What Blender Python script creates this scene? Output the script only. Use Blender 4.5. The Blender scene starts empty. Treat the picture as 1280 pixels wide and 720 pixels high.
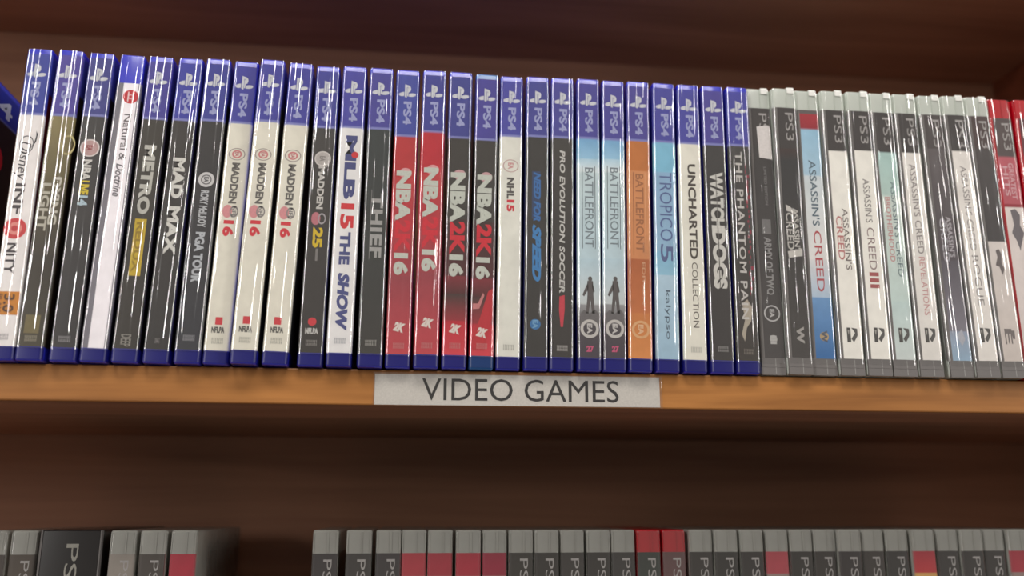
import bpy, math, random
from mathutils import Matrix, Vector

MM = 0.001
scene = bpy.context.scene
COL = scene.collection
scene.view_settings.view_transform = 'Standard'
scene.view_settings.look = 'None'
scene.view_settings.exposure = 0.0


# ------------------------------------------------------------------ materials
def lin(c):
    out = []
    for v in c[:3]:
        v = v / 255.0
        out.append(v / 12.92 if v <= 0.04045 else ((v + 0.055) / 1.055) ** 2.4)
    return (out[0], out[1], out[2], 1.0)


def new_mat(name):
    m = bpy.data.materials.new(name)
    m.use_nodes = True
    nt = m.node_tree
    nt.nodes.clear()
    out = nt.nodes.new('ShaderNodeOutputMaterial')
    return m, nt, out


def principled(nt, rough=0.5, spec=0.5, coat=0.0):
    b = nt.nodes.new('ShaderNodeBsdfPrincipled')
    b.inputs['Roughness'].default_value = rough
    b.inputs['Specular IOR Level'].default_value = spec
    b.inputs['Coat Weight'].default_value = coat
    b.inputs['Coat Roughness'].default_value = 0.08
    return b


_ink = {}


def ink(c, rough=0.5):
    key = (tuple(c), rough)
    if key not in _ink:
        m, nt, out = new_mat('printed_ink_%02x%02x%02x' % tuple(int(v) for v in c))
        b = principled(nt, rough, 0.3)
        n = nt.nodes.new('ShaderNodeTexNoise')
        n.inputs['Scale'].default_value = 900
        mx = nt.nodes.new('ShaderNodeMix')
        mx.data_type = 'RGBA'
        mx.inputs[6].default_value = lin(c)
        mx.inputs[7].default_value = lin([v * 0.86 for v in c])
        tc = nt.nodes.new('ShaderNodeTexCoord')
        nt.links.new(tc.outputs['Object'], n.inputs['Vector'])
        nt.links.new(n.outputs['Fac'], mx.inputs[0])
        nt.links.new(mx.outputs[2], b.inputs['Base Color'])
        nt.links.new(b.outputs[0], out.inputs[0])
        _ink[key] = m
    return _ink[key]


def plastic(name, c, rough=0.22, coat=0.4, alpha=1.0, var=0.15, transl=0.0):
    m, nt, out = new_mat(name)
    b = principled(nt, rough, 0.5, coat)
    n = nt.nodes.new('ShaderNodeTexNoise')
    n.inputs['Scale'].default_value = 60
    tc = nt.nodes.new('ShaderNodeTexCoord')
    nt.links.new(tc.outputs['Object'], n.inputs['Vector'])
    mx = nt.nodes.new('ShaderNodeMix')
    mx.data_type = 'RGBA'
    mx.inputs[6].default_value = lin(c)
    mx.inputs[7].default_value = lin([v * (1 - var) for v in c])
    nt.links.new(n.outputs['Fac'], mx.inputs[0])
    nt.links.new(mx.outputs[2], b.inputs['Base Color'])
    last = b.outputs[0]
    if transl > 0:
        t = nt.nodes.new('ShaderNodeBsdfTranslucent')
        nt.links.new(mx.outputs[2], t.inputs['Color'])
        ms = nt.nodes.new('ShaderNodeMixShader')
        ms.inputs[0].default_value = transl
        nt.links.new(last, ms.inputs[1])
        nt.links.new(t.outputs[0], ms.inputs[2])
        last = ms.outputs[0]
    if alpha < 1:
        t = nt.nodes.new('ShaderNodeBsdfTransparent')
        ms = nt.nodes.new('ShaderNodeMixShader')
        ms.inputs[0].default_value = alpha
        nt.links.new(t.outputs[0], ms.inputs[1])
        nt.links.new(last, ms.inputs[2])
        last = ms.outputs[0]
    nt.links.new(last, out.inputs[0])
    return m


def wood(name, dark, light, scale=1.0, rough=0.45, spec=0.3):
    m, nt, out = new_mat(name)
    b = principled(nt, rough, spec)
    tc = nt.nodes.new('ShaderNodeTexCoord')
    mp = nt.nodes.new('ShaderNodeMapping')
    mp.inputs['Scale'].default_value = (2.2 * scale, 22 * scale, 34 * scale)
    nt.links.new(tc.outputs['Object'], mp.inputs['Vector'])
    n1 = nt.nodes.new('ShaderNodeTexNoise')
    n1.inputs['Scale'].default_value = 1.6
    n1.inputs['Detail'].default_value = 6
    n1.inputs['Distortion'].default_value = 1.1
    nt.links.new(mp.outputs[0], n1.inputs['Vector'])
    mp2 = nt.nodes.new('ShaderNodeMapping')
    mp2.inputs['Scale'].default_value = (5 * scale, 160 * scale, 220 * scale)
    nt.links.new(tc.outputs['Object'], mp2.inputs['Vector'])
    n2 = nt.nodes.new('ShaderNodeTexNoise')
    n2.inputs['Scale'].default_value = 1.0
    n2.inputs['Detail'].default_value = 3
    nt.links.new(mp2.outputs[0], n2.inputs['Vector'])
    add = nt.nodes.new('ShaderNodeMath')
    add.operation = 'MULTIPLY_ADD'
    add.inputs[1].default_value = 0.35
    nt.links.new(n2.outputs['Fac'], add.inputs[0])
    nt.links.new(n1.outputs['Fac'], add.inputs[2])
    cr = nt.nodes.new('ShaderNodeValToRGB')
    cr.color_ramp.elements[0].position = 0.48
    cr.color_ramp.elements[0].color = lin(dark)
    cr.color_ramp.elements[1].position = 0.86
    cr.color_ramp.elements[1].color = lin(light)
    nt.links.new(add.outputs[0], cr.inputs[0])
    nt.links.new(cr.outputs[0], b.inputs['Base Color'])
    bp = nt.nodes.new('ShaderNodeBump')
    bp.inputs['Strength'].default_value = 0.08
    bp.inputs['Distance'].default_value = 0.001
    nt.links.new(n2.outputs['Fac'], bp.inputs['Height'])
    nt.links.new(bp.outputs[0], b.inputs['Normal'])
    nt.links.new(b.outputs[0], out.inputs[0])
    return m


def film_mat():
    """thin clear shrink film: see-through with a sharp sheen on its folds"""
    m, nt, out = new_mat('clear_shrink_film')
    tr = nt.nodes.new('ShaderNodeBsdfTransparent')
    gl = nt.nodes.new('ShaderNodeBsdfGlossy')
    gl.inputs['Roughness'].default_value = FILM_ROUGH
    gl.inputs['Color'].default_value = (1, 1, 1, 1)
    lw = nt.nodes.new('ShaderNodeLayerWeight')
    lw.inputs['Blend'].default_value = 0.5
    pw = nt.nodes.new('ShaderNodeMath')
    pw.operation = 'POWER'
    pw.inputs[1].default_value = 4.0
    nt.links.new(lw.outputs['Facing'], pw.inputs[0])
    mr = nt.nodes.new('ShaderNodeMapRange')
    mr.inputs['To Min'].default_value = FILM_MIN
    mr.inputs['To Max'].default_value = 0.85
    nt.links.new(pw.outputs[0], mr.inputs['Value'])
    ms = nt.nodes.new('ShaderNodeMixShader')
    nt.links.new(mr.outputs[0], ms.inputs[0])
    nt.links.new(tr.outputs[0], ms.inputs[1])
    nt.links.new(gl.outputs[0], ms.inputs[2])
    nt.links.new(ms.outputs[0], out.inputs[0])
    return m


FILM_ROUGH = 0.11
FILM_MIN = 0.17


def bands_mat(name, bands, H):
    """printed sleeve: colours down the spine. bands = [(z_top_mm, z_bottom_mm, colour top[, colour bottom])]"""
    m, nt, out = new_mat(name)
    b = principled(nt, 0.45, 0.15)
    tc = nt.nodes.new('ShaderNodeTexCoord')
    sx = nt.nodes.new('ShaderNodeSeparateXYZ')
    nt.links.new(tc.outputs['Object'], sx.inputs[0])
    mr = nt.nodes.new('ShaderNodeMapRange')
    mr.inputs['From Min'].default_value = 0
    mr.inputs['From Max'].default_value = H * MM
    nt.links.new(sx.outputs['Z'], mr.inputs['Value'])
    cr = nt.nodes.new('ShaderNodeValToRGB')
    stops = []
    srt = sorted(bands, key=lambda q: -q[0])
    top = None
    fixed = []
    for bd in srt:
        bd = list(bd) + ([bd[2]] if len(bd) < 4 else [])
        if top is not None:
            bd[0] = top
        if bd[0] - bd[1] < 0.5:
            continue
        top = bd[1]
        fixed.append(bd)
    for bd in sorted(fixed, key=lambda q: q[1]):
        zt, zb = bd[0] / H, bd[1] / H
        ct = bd[2]
        cb = bd[3] if len(bd) > 3 else ct
        ct, cb = [[v * 0.82 if max(q) < 125 else v for v in q] for q in (ct, cb)]
        stops.append((zb + 0.0008, cb))
        stops.append((zt - 0.0008, ct))
    el = cr.color_ramp.elements
    el[0].position = stops[0][0]
    el[0].color = lin(stops[0][1])
    el[1].position = stops[-1][0]
    el[1].color = lin(stops[-1][1])
    for p, c in stops[1:-1]:
        e = el.new(p)
        e.color = lin(c)
    nt.links.new(mr.outputs[0], cr.inputs[0])
    n = nt.nodes.new('ShaderNodeTexNoise')
    n.inputs['Scale'].default_value = 110
    n.inputs['Detail'].default_value = 4
    nt.links.new(tc.outputs['Object'], n.inputs['Vector'])
    mr2 = nt.nodes.new('ShaderNodeMapRange')
    mr2.inputs['To Min'].default_value = 0.82
    mr2.inputs['To Max'].default_value = 1.15
    nt.links.new(n.outputs['Fac'], mr2.inputs['Value'])
    vm = nt.nodes.new('ShaderNodeVectorMath')
    vm.operation = 'SCALE'
    nt.links.new(cr.outputs[0], vm.inputs[0])
    nt.links.new(mr2.outputs[0], vm.inputs['Scale'])
    nt.links.new(vm.outputs[0], b.inputs['Base Color'])
    nt.links.new(b.outputs[0], out.inputs[0])
    return m


FILM = film_mat()
BLUE = plastic('translucent_blue_plastic', (52, 58, 212), 0.2, 0.5, transl=0.08)
BLUE_CYAN = plastic('lighter_blue_plastic', (40, 120, 205), 0.2, 0.5, transl=0.25)
CLEAR = plastic('clear_grey_plastic', (236, 242, 234), 0.16, 0.5, alpha=0.85, transl=0.3, var=0.1)
CLEARDARK = plastic('dimmed_clear_plastic', (120, 116, 115), 0.3, 0.3, var=0.25)  # clear plastic greyed: shade at the case feet put into the colour
GLINT = plastic('highlight_white_plastic', (250, 250, 246), 0.1, 0.6, var=0.05)  # near-white, for the painted highlight on the clear caps
RED = plastic('translucent_red_plastic', (206, 4, 30), 0.25, 0.2, transl=0.2)
BLACKPL = plastic('black_glossy_card', (34, 31, 31), 0.3, 0.3)


# ------------------------------------------------------------------ mesh helpers
def mesh_obj(name, verts, faces, mats, parent=None, idx=None, smooth=False):
    me = bpy.data.meshes.new(name)
    me.from_pydata([tuple(c * MM for c in v) for v in verts], [], faces)
    for m in (mats if isinstance(mats, (list, tuple)) else [mats]):
        me.materials.append(m)
    if idx:
        for p, i in zip(me.polygons, idx):
            p.material_index = i
    if smooth:
        for p in me.polygons:
            p.use_smooth = True
    me.update()
    o = bpy.data.objects.new(name, me)
    COL.objects.link(o)
    if parent:
        o.parent = parent
    return o


class Geo:
    """collects shapes into ONE mesh; units are mm"""
    def __init__(self):
        self.v, self.f, self.i, self.m = [], [], [], []

    def slot(self, mat):
        if mat not in self.m:
            self.m.append(mat)
        return self.m.index(mat)

    def add(self, verts, faces, mat):
        k = len(self.v)
        s = self.slot(mat)
        self.v += list(verts)
        for f in faces:
            self.f.append([q + k for q in f])
            self.i.append(s)

    def box(self, x0, x1, y0, y1, z0, z1, mat):
        v = [(x, y, z) for x in (x0, x1) for y in (y0, y1) for z in (z0, z1)]
        self.add(v, [(0, 1, 3, 2), (4, 6, 7, 5), (0, 4, 5, 1), (2, 3, 7, 6), (0, 2, 6, 4), (1, 5, 7, 3)], mat)

    def poly(self, pts, y, mat):
        """flat polygon facing -Y, pts = (u, z)"""
        self.add([(u, y, z) for u, z in pts], [list(range(len(pts)))], mat)

    def ring(self, u, z, r0, r1, y, mat, n=28, sq=1.0):
        v = []
        for k in range(n):
            a = 2 * math.pi * k / n
            v.append((u + r0 * math.cos(a), y, z + r0 * sq * math.sin(a)))
            v.append((u + r1 * math.cos(a), y, z + r1 * sq * math.sin(a)))
        f = [(2 * k, 2 * k + 1, (2 * k + 3) % (2 * n), (2 * k + 2) % (2 * n)) for k in range(n)]
        self.add(v, f, mat)

    def disc(self, u, z, r, y, mat, n=24, sq=1.0):
        self.poly([(u + r * math.cos(2 * math.pi * k / n), z + r * sq * math.sin(2 * math.pi * k / n)) for k in range(n)], y, mat)

    def text(self, s, u, zt, zb, h, y, mat, bold=0.0, shear=0.0, space=1.0):
        """lettering that reads down the spine from zt to zb, letter tops to the right; h = cap height"""
        vs, fs = glyphs(s, bold, shear, space)
        L = zt - zb
        self.add([(u - h / 2 + b * h, y, zt - a * L) for a, b in vs], fs, mat)

    def build(self, name, parent=None, smooth=False):
        return mesh_obj(name, self.v, self.f, self.m, parent, self.i, smooth)


_gl = {}


def glyphs(s, bold, shear, space=1.0):
    """mesh of a word, normalised: x 0..1 along the word, y 0..1 over the capitals' height"""
    key = (s, bold, shear, space)
    if key in _gl:
        return _gl[key]
    cu = bpy.data.curves.new('lettering', 'FONT')
    cu.body = s
    cu.size = 1.0
    cu.offset = bold
    cu.shear = shear
    cu.space_character = space
    cu.resolution_u = 3
    o = bpy.data.objects.new('lettering', cu)
    COL.objects.link(o)
    dg = bpy.context.evaluated_depsgraph_get()
    me = bpy.data.meshes.new_from_object(o.evaluated_get(dg))
    vs = [(v.co.x, v.co.y) for v in me.vertices]
    fs = [list(p.vertices) for p in me.polygons]
    bpy.data.objects.remove(o)
    bpy.data.curves.remove(cu)
    bpy.data.meshes.remove(me)
    x0 = min(v[0] for v in vs)
    x1 = max(v[0] for v in vs)
    y0 = -bold
    y1 = 0.69 + bold
    if not any(ch.isupper() or ch.isdigit() for ch in s):
        y0, y1 = min(v[1] for v in vs), max(v[1] for v in vs)
    vs = [((a - x0) / (x1 - x0), (b - y0) / (y1 - y0)) for a, b in vs]
    _gl[key] = (vs, fs)
    return _gl[key]


def empty(name, loc, label=None, cat=None, group=None, rot=(0, 0, 0)):
    o = bpy.data.objects.new(name, None)
    o.empty_display_size = 0.02
    o.location = [c * MM for c in loc]
    o.rotation_euler = rot
    COL.objects.link(o)
    if label:
        o['label'] = label
    if cat:
        o['category'] = cat
    if group:
        o['group'] = group
    return o


# ------------------------------------------------------------------ case pieces
def shell_mesh(name, w, H, D, mat, r=1.9, z0=0.0):
    """case body: box with rounded spine corners and softened top and bottom rims"""
    prof = [(-w / 2, D)]
    for k in range(7):
        a = math.pi + (math.pi / 2) * k / 6
        prof.append((-w / 2 + r + r * math.cos(a), r + r * math.sin(a)))
    for k in range(7):
        a = 1.5 * math.pi + (math.pi / 2) * k / 6
        prof.append((w / 2 - r + r * math.cos(a), r + r * math.sin(a)))
    prof.append((w / 2, D))
    e = 1.3
    rows = [(z0, e), (z0 + 0.35, 0.5), (z0 + e, 0.0), (H - e, 0.0), (H - 0.35, 0.45), (H, e)]
    v = []
    for z, ins in rows:
        for x, y in prof:
            sx = (w / 2 - ins * 0.5) / (w / 2)
            v.append((x * sx, y + ins * (1 - y / D), z))
    n = len(prof)
    f = []
    for r_ in range(len(rows) - 1):
        for k in range(n):
            a = r_ * n + k
            b = r_ * n + (k + 1) % n
            f.append((a, b, b + n, a + n))
    f.append(list(range(n - 1, -1, -1)))
    f.append([(len(rows) - 1) * n + k for k in range(n)])
    me = bpy.data.meshes.new(name)
    me.from_pydata([tuple(c * MM for c in q) for q in v], [], f)
    me.materials.append(mat)
    for p in me.polygons:
        p.use_smooth = len(p.vertices) == 4
    return me


def link(name, me, parent):
    o = bpy.data.objects.new(name, me)
    COL.objects.link(o)
    o.parent = parent
    return o


def film_mesh(w, H, seed, gain=1.0):
    """shrink film over the spine: hugs the rounded edges, with a few wandering vertical pleats"""
    rnd = random.Random(seed)
    nu, nz = 46, 44
    hw = w / 2 + 0.15
    pl = []
    for base in [rnd.uniform(-0.36, -0.12), rnd.uniform(0.05, 0.34)] + ([rnd.uniform(-0.3, 0.3)] if rnd.random() < 0.5 else []):
        pl.append((base * w, rnd.uniform(0.3, 0.48), gain * rnd.uniform(0.2, 0.36), rnd.uniform(0, 6), rnd.uniform(0, 6),
                   rnd.uniform(0.5, 1.0) * (1 if rnd.random() < 0.5 else -1), rnd.uniform(0.0, 0.35)))
    v = []
    for j in range(nz + 1):
        t = j / nz
        z = 6.5 + (H - 7.1) * t
        for i in range(nu + 1):
            s = i / nu * 2 - 1
            x = s * hw
            ed = max(0.0, abs(x) - (hw - 1.7))
            y = -0.42 - 0.12 * (1 - s * s)
            y += 2.1 - math.sqrt(max(0.0, 2.1 * 2.1 - (ed * 2.1 / 1.7) ** 2)) if ed > 0 else 0.0
            for (u0, sg, am, p1, p2, dr, fade) in pl:
                uc = u0 + dr * (t - 0.5) + 0.35 * math.sin(5 * t + p1) + 0.16 * math.sin(19 * t + p2)
                strength = am * (0.75 + 0.25 * math.sin(6 * t + p2)) * (1 if t > fade else t / max(fade, 1e-3))
                y -= strength * math.exp(-((x - uc) / sg) ** 2)
            y += 0.05 * math.sin(31 * t + 2.2 * x + seed) * math.sin(9 * t + x)
            v.append((x, y, z))
    f = []
    for j in range(nz):
        for i in range(nu):
            a = j * (nu + 1) + i
            f.append((a, a + 1, a + nu + 2, a + nu + 1))
    me = bpy.data.meshes.new('shrink_wrap')
    me.from_pydata([tuple(c * MM for c in q) for q in v], [], f)
    me.materials.append(FILM)
    for p in me.polygons:
        p.use_smooth = True
    return me


HINGE = plastic('dull_grey_plastic_edge', (128, 124, 122), 0.3, 0.3, var=0.3)
W4, H4, W3, H3, DEP = 13.1, 170.0, 14.2, 171.0, 134.0
SH4 = shell_mesh('case_shell', W4, H4, DEP, BLUE)
SH4C = shell_mesh('case_shell', W4, H4, DEP, BLUE_CYAN)
SH3 = shell_mesh('case_shell', W3, H3, DEP, CLEAR)
SH3R = shell_mesh('case_shell', W3, H3, DEP, RED)
FILM4 = [film_mesh(W4, H4, 100 + k) for k in range(9)]
FILM3 = [film_mesh(W3, H3, 300 + k, 0.7) for k in range(7)]

YI = -0.10     # printed sleeve lies on the spine
YT = -0.16     # lettering on the sleeve


def sheet(name, w, zb, zt, mat, parent, u0=None, u1=None, y=YI):
    """printed paper sleeve following the spine; a full-width one folds round both rounded corners"""
    r = 1.9
    prof = []
    if u0 is None:
        o = -y
        prof.append((-w / 2 - o * 0.6, r + 0.4))
        for k in range(6):
            t = math.pi + (math.pi / 2) * k / 5
            prof.append((-w / 2 + r + (r + o) * math.cos(t), r + (r + o) * math.sin(t)))
        for k in range(6):
            t = 1.5 * math.pi + (math.pi / 2) * k / 5
            prof.append((w / 2 - r + (r + o) * math.cos(t), r + (r + o) * math.sin(t)))
        prof.append((w / 2 + o * 0.6, r + 0.4))
    else:
        for k in range(11):
            x = u0 + (u1 - u0) * k / 10
            ed = max(0.0, abs(x) - (w / 2 - r))
            prof.append((x, y + (r - math.sqrt(max(0, r ** 2 - ed ** 2)))))
    n = len(prof)
    v = [(x, yy, z) for z in (zb, zt) for x, yy in prof]
    f = [(k, k + 1, n + k + 1, n + k) for k in range(n - 1)]
    return mesh_obj(name, v, f, mat, parent, smooth=True)


WHITEISH = (206, 208, 205)
LOGO = ink((214, 216, 222))
PS4TXT = ink((165, 170, 214))
PS3TXT = ink((176, 172, 170))
BANDLINE = (128, 132, 190)


def platform_logo_ps4():
    g = Geo()
    # upright letter with its two foot strokes lying flat either side
    g.poly([(-1.5, 153.2), (-0.35, 152.6), (-0.35, 160.4), (-1.5, 160.9)], YT, LOGO)
    g.poly([(-0.35, 159.2), (-0.35, 160.4), (0.9, 160.1), (1.75, 159.2), (1.9, 157.9), (1.5, 156.4), (0.45, 155.9), (0.45, 158.6)], YT, LOGO)
    g.poly([(-0.15, 153.6), (0.55, 153.6), (0.55, 158.2), (-0.15, 158.8)], YT, LOGO)
    g.poly([(-1.8, 154.6), (-1.8, 156.2), (-3.2, 155.9), (-4.6, 155.1), (-4.8, 154.2), (-3.6, 153.4), (-1.8, 153.7)], YT, LOGO)
    g.poly([(0.85, 153.4), (0.85, 155.2), (2.6, 155.6), (4.2, 155.5), (4.9, 154.7), (4.2, 153.8), (2.6, 153.3)], YT, LOGO)
    g.text('PS4', 0.35, 150.4, 136.4, 4.5, YT, PS4TXT, 0.035)
    return g


_base = [None]
BASEBL = plastic('shaded_blue_plastic', (24, 24, 104), 0.4, 0.0)  # same blue shell, with the shade at its foot put into the colour
BASECY = plastic('shaded_teal_blue_plastic', (20, 52, 104), 0.4, 0.0)  # lighter blue shell, its foot shade likewise in the colour
_p4 = None
_p3 = None
INS4_T, INS4_B = 166.6, 7.2
INS3_T, INS3_B = 158.4, 9.6


def zof(yt, yb, H, y):
    return H * (1 - (y - yt) / (yb - yt))


def add_film(root, kind, k):
    if kind == 4:
        link('shrink_wrap', FILM4[k % len(FILM4)], root)
    else:
        link('shrink_wrap', FILM3[k % len(FILM3)], root)


def cover_sheet(root, w, H, c, c2=None):
    """printed front cover showing on the right-hand face of the case"""
    z1 = INS4_T if H == H4 else INS3_T
    bands = [(z1 - 22, 7.2, c2 or c, c)]
    bands.append((z1, z1 - 22, (58, 62, 150) if H == H4 else (60, 56, 56)))
    m = bands_mat('printed_cover', bands, H)
    x = w / 2 + 0.06
    return mesh_obj('front_cover', [(x, 2.2, 7.2), (x, DEP - 3, 7.2), (x, DEP - 3, z1), (x, 2.2, z1)], [(0, 1, 2, 3)], m, root)


# ------------------------------------------------------------------ cases of the upper row
# left edge at the top, left edge at the bottom, depth offset (mm), top / bottom of the spine in the layout units of its print
ROW = [
    None,
    (0.4, 0.5, -2.5, 61, 455.5), (16.4, 13.9, -2.5, 63, 455.9), (32.0, 29.5, -1.0, 66.6, 456.3), (48.0, 43.9, -0.6, 69, 456.7),
    (63.1, 59.2, -0.4, 71, 457.1), (78.9, 74.5, -0.3, 73, 457.5), (93.8, 90.0, -1.3, 73.7, 457.9), (108.8, 103.9, 0.1, 77, 458.3),
    (123.4, 118.4, -3.8, 74.6, 458.7), (138.6, 133.8, -1.4, 79, 459.1), (153.3, 151.5, 0.7, 83, 459.4), (168.2, 166.2, -0.9, 83, 459.8),
    (183.0, 182.2, -0.7, 85, 460.2), (197.8, 196.6, 0.1, 87.5, 460.6), (212.7, 211.3, -1.1, 88, 461.0), (227.6, 226.0, -0.8, 90, 461.4),
    (242.7, 240.3, 0.4, 93, 461.8), (256.9, 254.7, 1.5, 95.7, 462.1), (271.7, 269.6, 0.2, 96, 462.5), (286.1, 283.4, 0.2, 97.7, 462.9),
    (300.8, 298.5, -0.4, 98.6, 463.2), (315.6, 312.4, 0.3, 101, 463.6), (330.2, 326.5, -0.3, 102, 464.0), (345.4, 341.7, 0.1, 104, 464.4),
    (360.1, 357.2, 0.5, 106, 464.8), (374.9, 372.4, 0.6, 107.7, 465.2), (389.7, 386.8, 0.3, 109, 465.5), (402.8, 401.3, 3.2, 111.5, 465.9),
    (417.9, 415.9, 0.8, 110.6, 466.3), (432.3, 430.5, 2.6, 114, 466.6), (447.7, 445.8, 1.0, 114, 467.0), (463.4, 461.4, 0.4, 115, 467.4),
    (478.0, 476.3, 0.9, 117, 467.8), (492.6, 491.7, 0.4, 118, 468.2), (508.5, 509.7, 0.5, 119.7, 468.6), (522.9, 524.5, -0.7, 120, 469.0),
    (537.8, 539.7, -0.7, 121.5, 469.4), (553.2, 553.9, 0.6, 124.4, 469.8), (569.3, 569.6, -0.4, 125.6, 470),
]

D = (62, 60, 60)          # near-black sleeve
DK = (70, 66, 63)
CR = (222, 218, 205)      # cream sleeve
WH = (232, 228, 226)
HB = (62, 66, 158)        # header blue
HP = (74, 68, 152)        # header purple-blue


class Spine:
    def __init__(self, i, label, hdr=HB, hy=None, group=None, cover=(38, 24, 24), film=True, cat='game case'):
        self.i = i
        xt, xb, dy, yt, yb = ROW[i]
        self.k = 4 if i <= 27 else 3
        self.w, self.H = (W4, H4) if self.k == 4 else (W3, H3)
        self.yt, self.yb = yt, yb
        lean = math.atan2(xt - xb, self.H)
        self.root = empty('game_case', (xb + self.w / 2, dy - 1.0, abs(math.sin(lean)) * self.w / 2), label, 'game case', group, (0, lean, 0))
        self.hy = hy
        self.hdr = hdr
        self.bands = []
        self.t = Geo()
        self.p = Geo()
        self.cover = cover
        self.film = film
        self.capred = False
        self.nologo = False
        self.narrow = None
        self.shell = None

    def z(self, y):
        return zof(self.yt, self.yb, self.H, y)

    def band(self, y0, y1, c0, c1=None):
        self.bands.append((self.z(y0), self.z(y1), c0, c1 or c0))
        return self

    def text(self, s, y0, y1, u, h, c, bold=0.0, shear=0.0, pub=False, space=1.0):
        (self.p if pub else self.t).text(s, u, self.z(y0), self.z(y1), h, YT, ink(c), bold, shear, space)
        return self

    def rect(self, u0, u1, y0, y1, c, pub=False, lift=0.0):
        z0, z1 = self.z(y0), self.z(y1)
        (self.p if pub else self.t).poly([(u0, z1), (u1, z1), (u1, z0), (u0, z0)], YT - lift + 0.03, ink(c))
        return self

    def ring(self, u, y, r0, r1, c, pub=False, sq=1.0):
        (self.p if pub else self.t).ring(u, self.z(y), r0, r1, YT, ink(c), sq=sq)
        return self

    def disc(self, u, y, r, c, pub=False, sq=1.0, lift=0.0):
        (self.p if pub else self.t).disc(u, self.z(y), r, YT + 0.02 - lift, ink(c), sq=sq)
        return self

    def shape(self, pts, c, pub=False, lift=0.0):
        (self.p if pub else self.t).poly([(u, self.z(y)) for u, y in pts], YT + 0.01 - lift, ink(c))
        return self

    def finish(self):
        root = self.root
        if self.k == 4:
            link('case_shell', self.shell or SH4, root)
            if self.shell or _base[0] is None:
                o = sheet('base_strip', self.w, 0.9, INS4_B - 0.3, BASECY if self.shell else BASEBL, root, y=-0.05)  # overlay that darkens the shell's foot where shade falls
                if not self.shell:
                    _base[0] = o.data
            else:
                link('base_strip', _base[0], root)
            zt, zb = INS4_T, INS4_B
            hz = 133.6 if self.hy is None else self.z(self.hy)
            bands = list(self.bands)
            if not self.nologo:
                bands.append((hz, hz - 1.2, BANDLINE))
                bands.append((zt, hz, self.hdr))
            bands = [(min(a, zt), max(b, zb), c, d) for a, b, c, d in [(q + (q[2],))[:4] if len(q) == 3 else q for q in bands]]
        else:
            link('case_shell', SH3R if self.capred else SH3, root)
            zt, zb = INS3_T, INS3_B
            g = Geo()
            cm = RED if self.capred else CLEAR
            g.box(-self.w / 2 + 0.4, -self.w / 2 + 1.0, -0.25, 0.6, zt + 0.4, self.H - 1.5, cm)
            g.box(1.0, 1.5, -0.3, 0.6, zt + 0.4, self.H - 1.0, cm)
            g.box(self.w / 2 - 1.1, self.w / 2 - 0.5, -0.25, 0.6, zt + 0.4, self.H - 1.5, cm)
            g.build('moulded_rib', root)
            if not self.capred:
                g = Geo()
                g.box(1.7, self.w / 2 - 1.4, -0.45, 5, self.H - 3.4, self.H + 0.15, GLINT)  # pale block standing in for the reflection at the cap's top corner
                g.build('highlight_tab', root)
            g = Geo()
            cb = RED if self.capred else CLEARDARK  # grey strip paints shade over the clear foot
            g.box(-self.w / 2 + 0.25, self.w / 2 - 0.25, -0.3, 2.0, 0.15, zb - 0.1, cb)
            g.box(1.0, 1.4, -0.35, 0.6, 0.8, zb - 0.5, ink((150, 148, 146)))
            g.box(-self.w / 2 + 0.3, self.w / 2 - 0.3, -0.4, 0.6, 4.4, 4.9, cb)
            g.build('base_strip', root)
            bands = list(self.bands)
            if not self.nologo:
                hz = 133.6 if self.hy is None else self.z(self.hy)
                bands.append((zt, hz, self.hdr))
            bands = [(min(a, zt), max(b, zb), c, d) for a, b, c, d in [(q + (q[2],))[:4] if len(q) == 3 else q for q in bands]]
        m = bands_mat('printed_spine_sleeve', bands, self.H)
        if self.narrow:
            # pale backing strip beside the narrower printed slip
            sheet('backing_strip', self.w, zb, self.z(self.narrow[2]), ink((128, 124, 134)), root)
            ins = sheet('spine_sleeve', self.w, zb, self.z(self.narrow[2]), m, root, self.narrow[0], self.narrow[1], y=YI - 0.03)
        else:
            if self.k == 3:
                if not self.capred:
                    sheet('hinge_strip', self.w, zb, zt, HINGE, root, y=-0.04)
                ins = sheet('spine_sleeve', self.w, zb, zt, m, root, -self.w / 2 + 1.3, self.w / 2 - 0.8)
                ins.location.x = 0.6 * MM
            else:
                ins = sheet('spine_sleeve', self.w, zb, zt, m, root)
        if not self.nologo:
            global _p4, _p3
            if self.k == 4:
                if _p4 is None:
                    o = platform_logo_ps4().build('platform_logo', ins)
                    _p4 = o.data
                else:
                    link('platform_logo', _p4, ins)
            else:
                if _p3 is None:
                    g = Geo()
                    g.text('PS3', 1.6, 155.2, 137.8, 4.6, YT, PS3TXT, -0.004)
                    _p3 = g.build('platform_logo', ins).data
                else:
                    link('platform_logo', _p3, ins)
        if self.t.v:
            self.t.build('title_lettering', ins)
        if self.p.v:
            self.p.build('publisher_mark', ins)
        cover_sheet(root, self.w, self.H, self.cover)
        if self.film:
            add_film(root, self.k, self.i)
        return root


def tiny(s, c=(150, 150, 146), y=431, n='CUSA 0210'):
    s.text(n, y - 3.5, y + 3.5, 0, 0.1, c, pub=True) if False else None
    # small catalogue code printed in two rows across the foot of the spine
    z = s.z(y)
    for row in range(2):
        for k in range(7):
            u = -2.6 + k * 0.86
            s.p.poly([(u, z - 1.5 + row * 1.7), (u + 0.45, z - 1.5 + row * 1.7), (u + 0.45, z - 0.1 + row * 1.7), (u, z - 0.1 + row * 1.7)], YT, ink(c))
    return s


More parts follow.
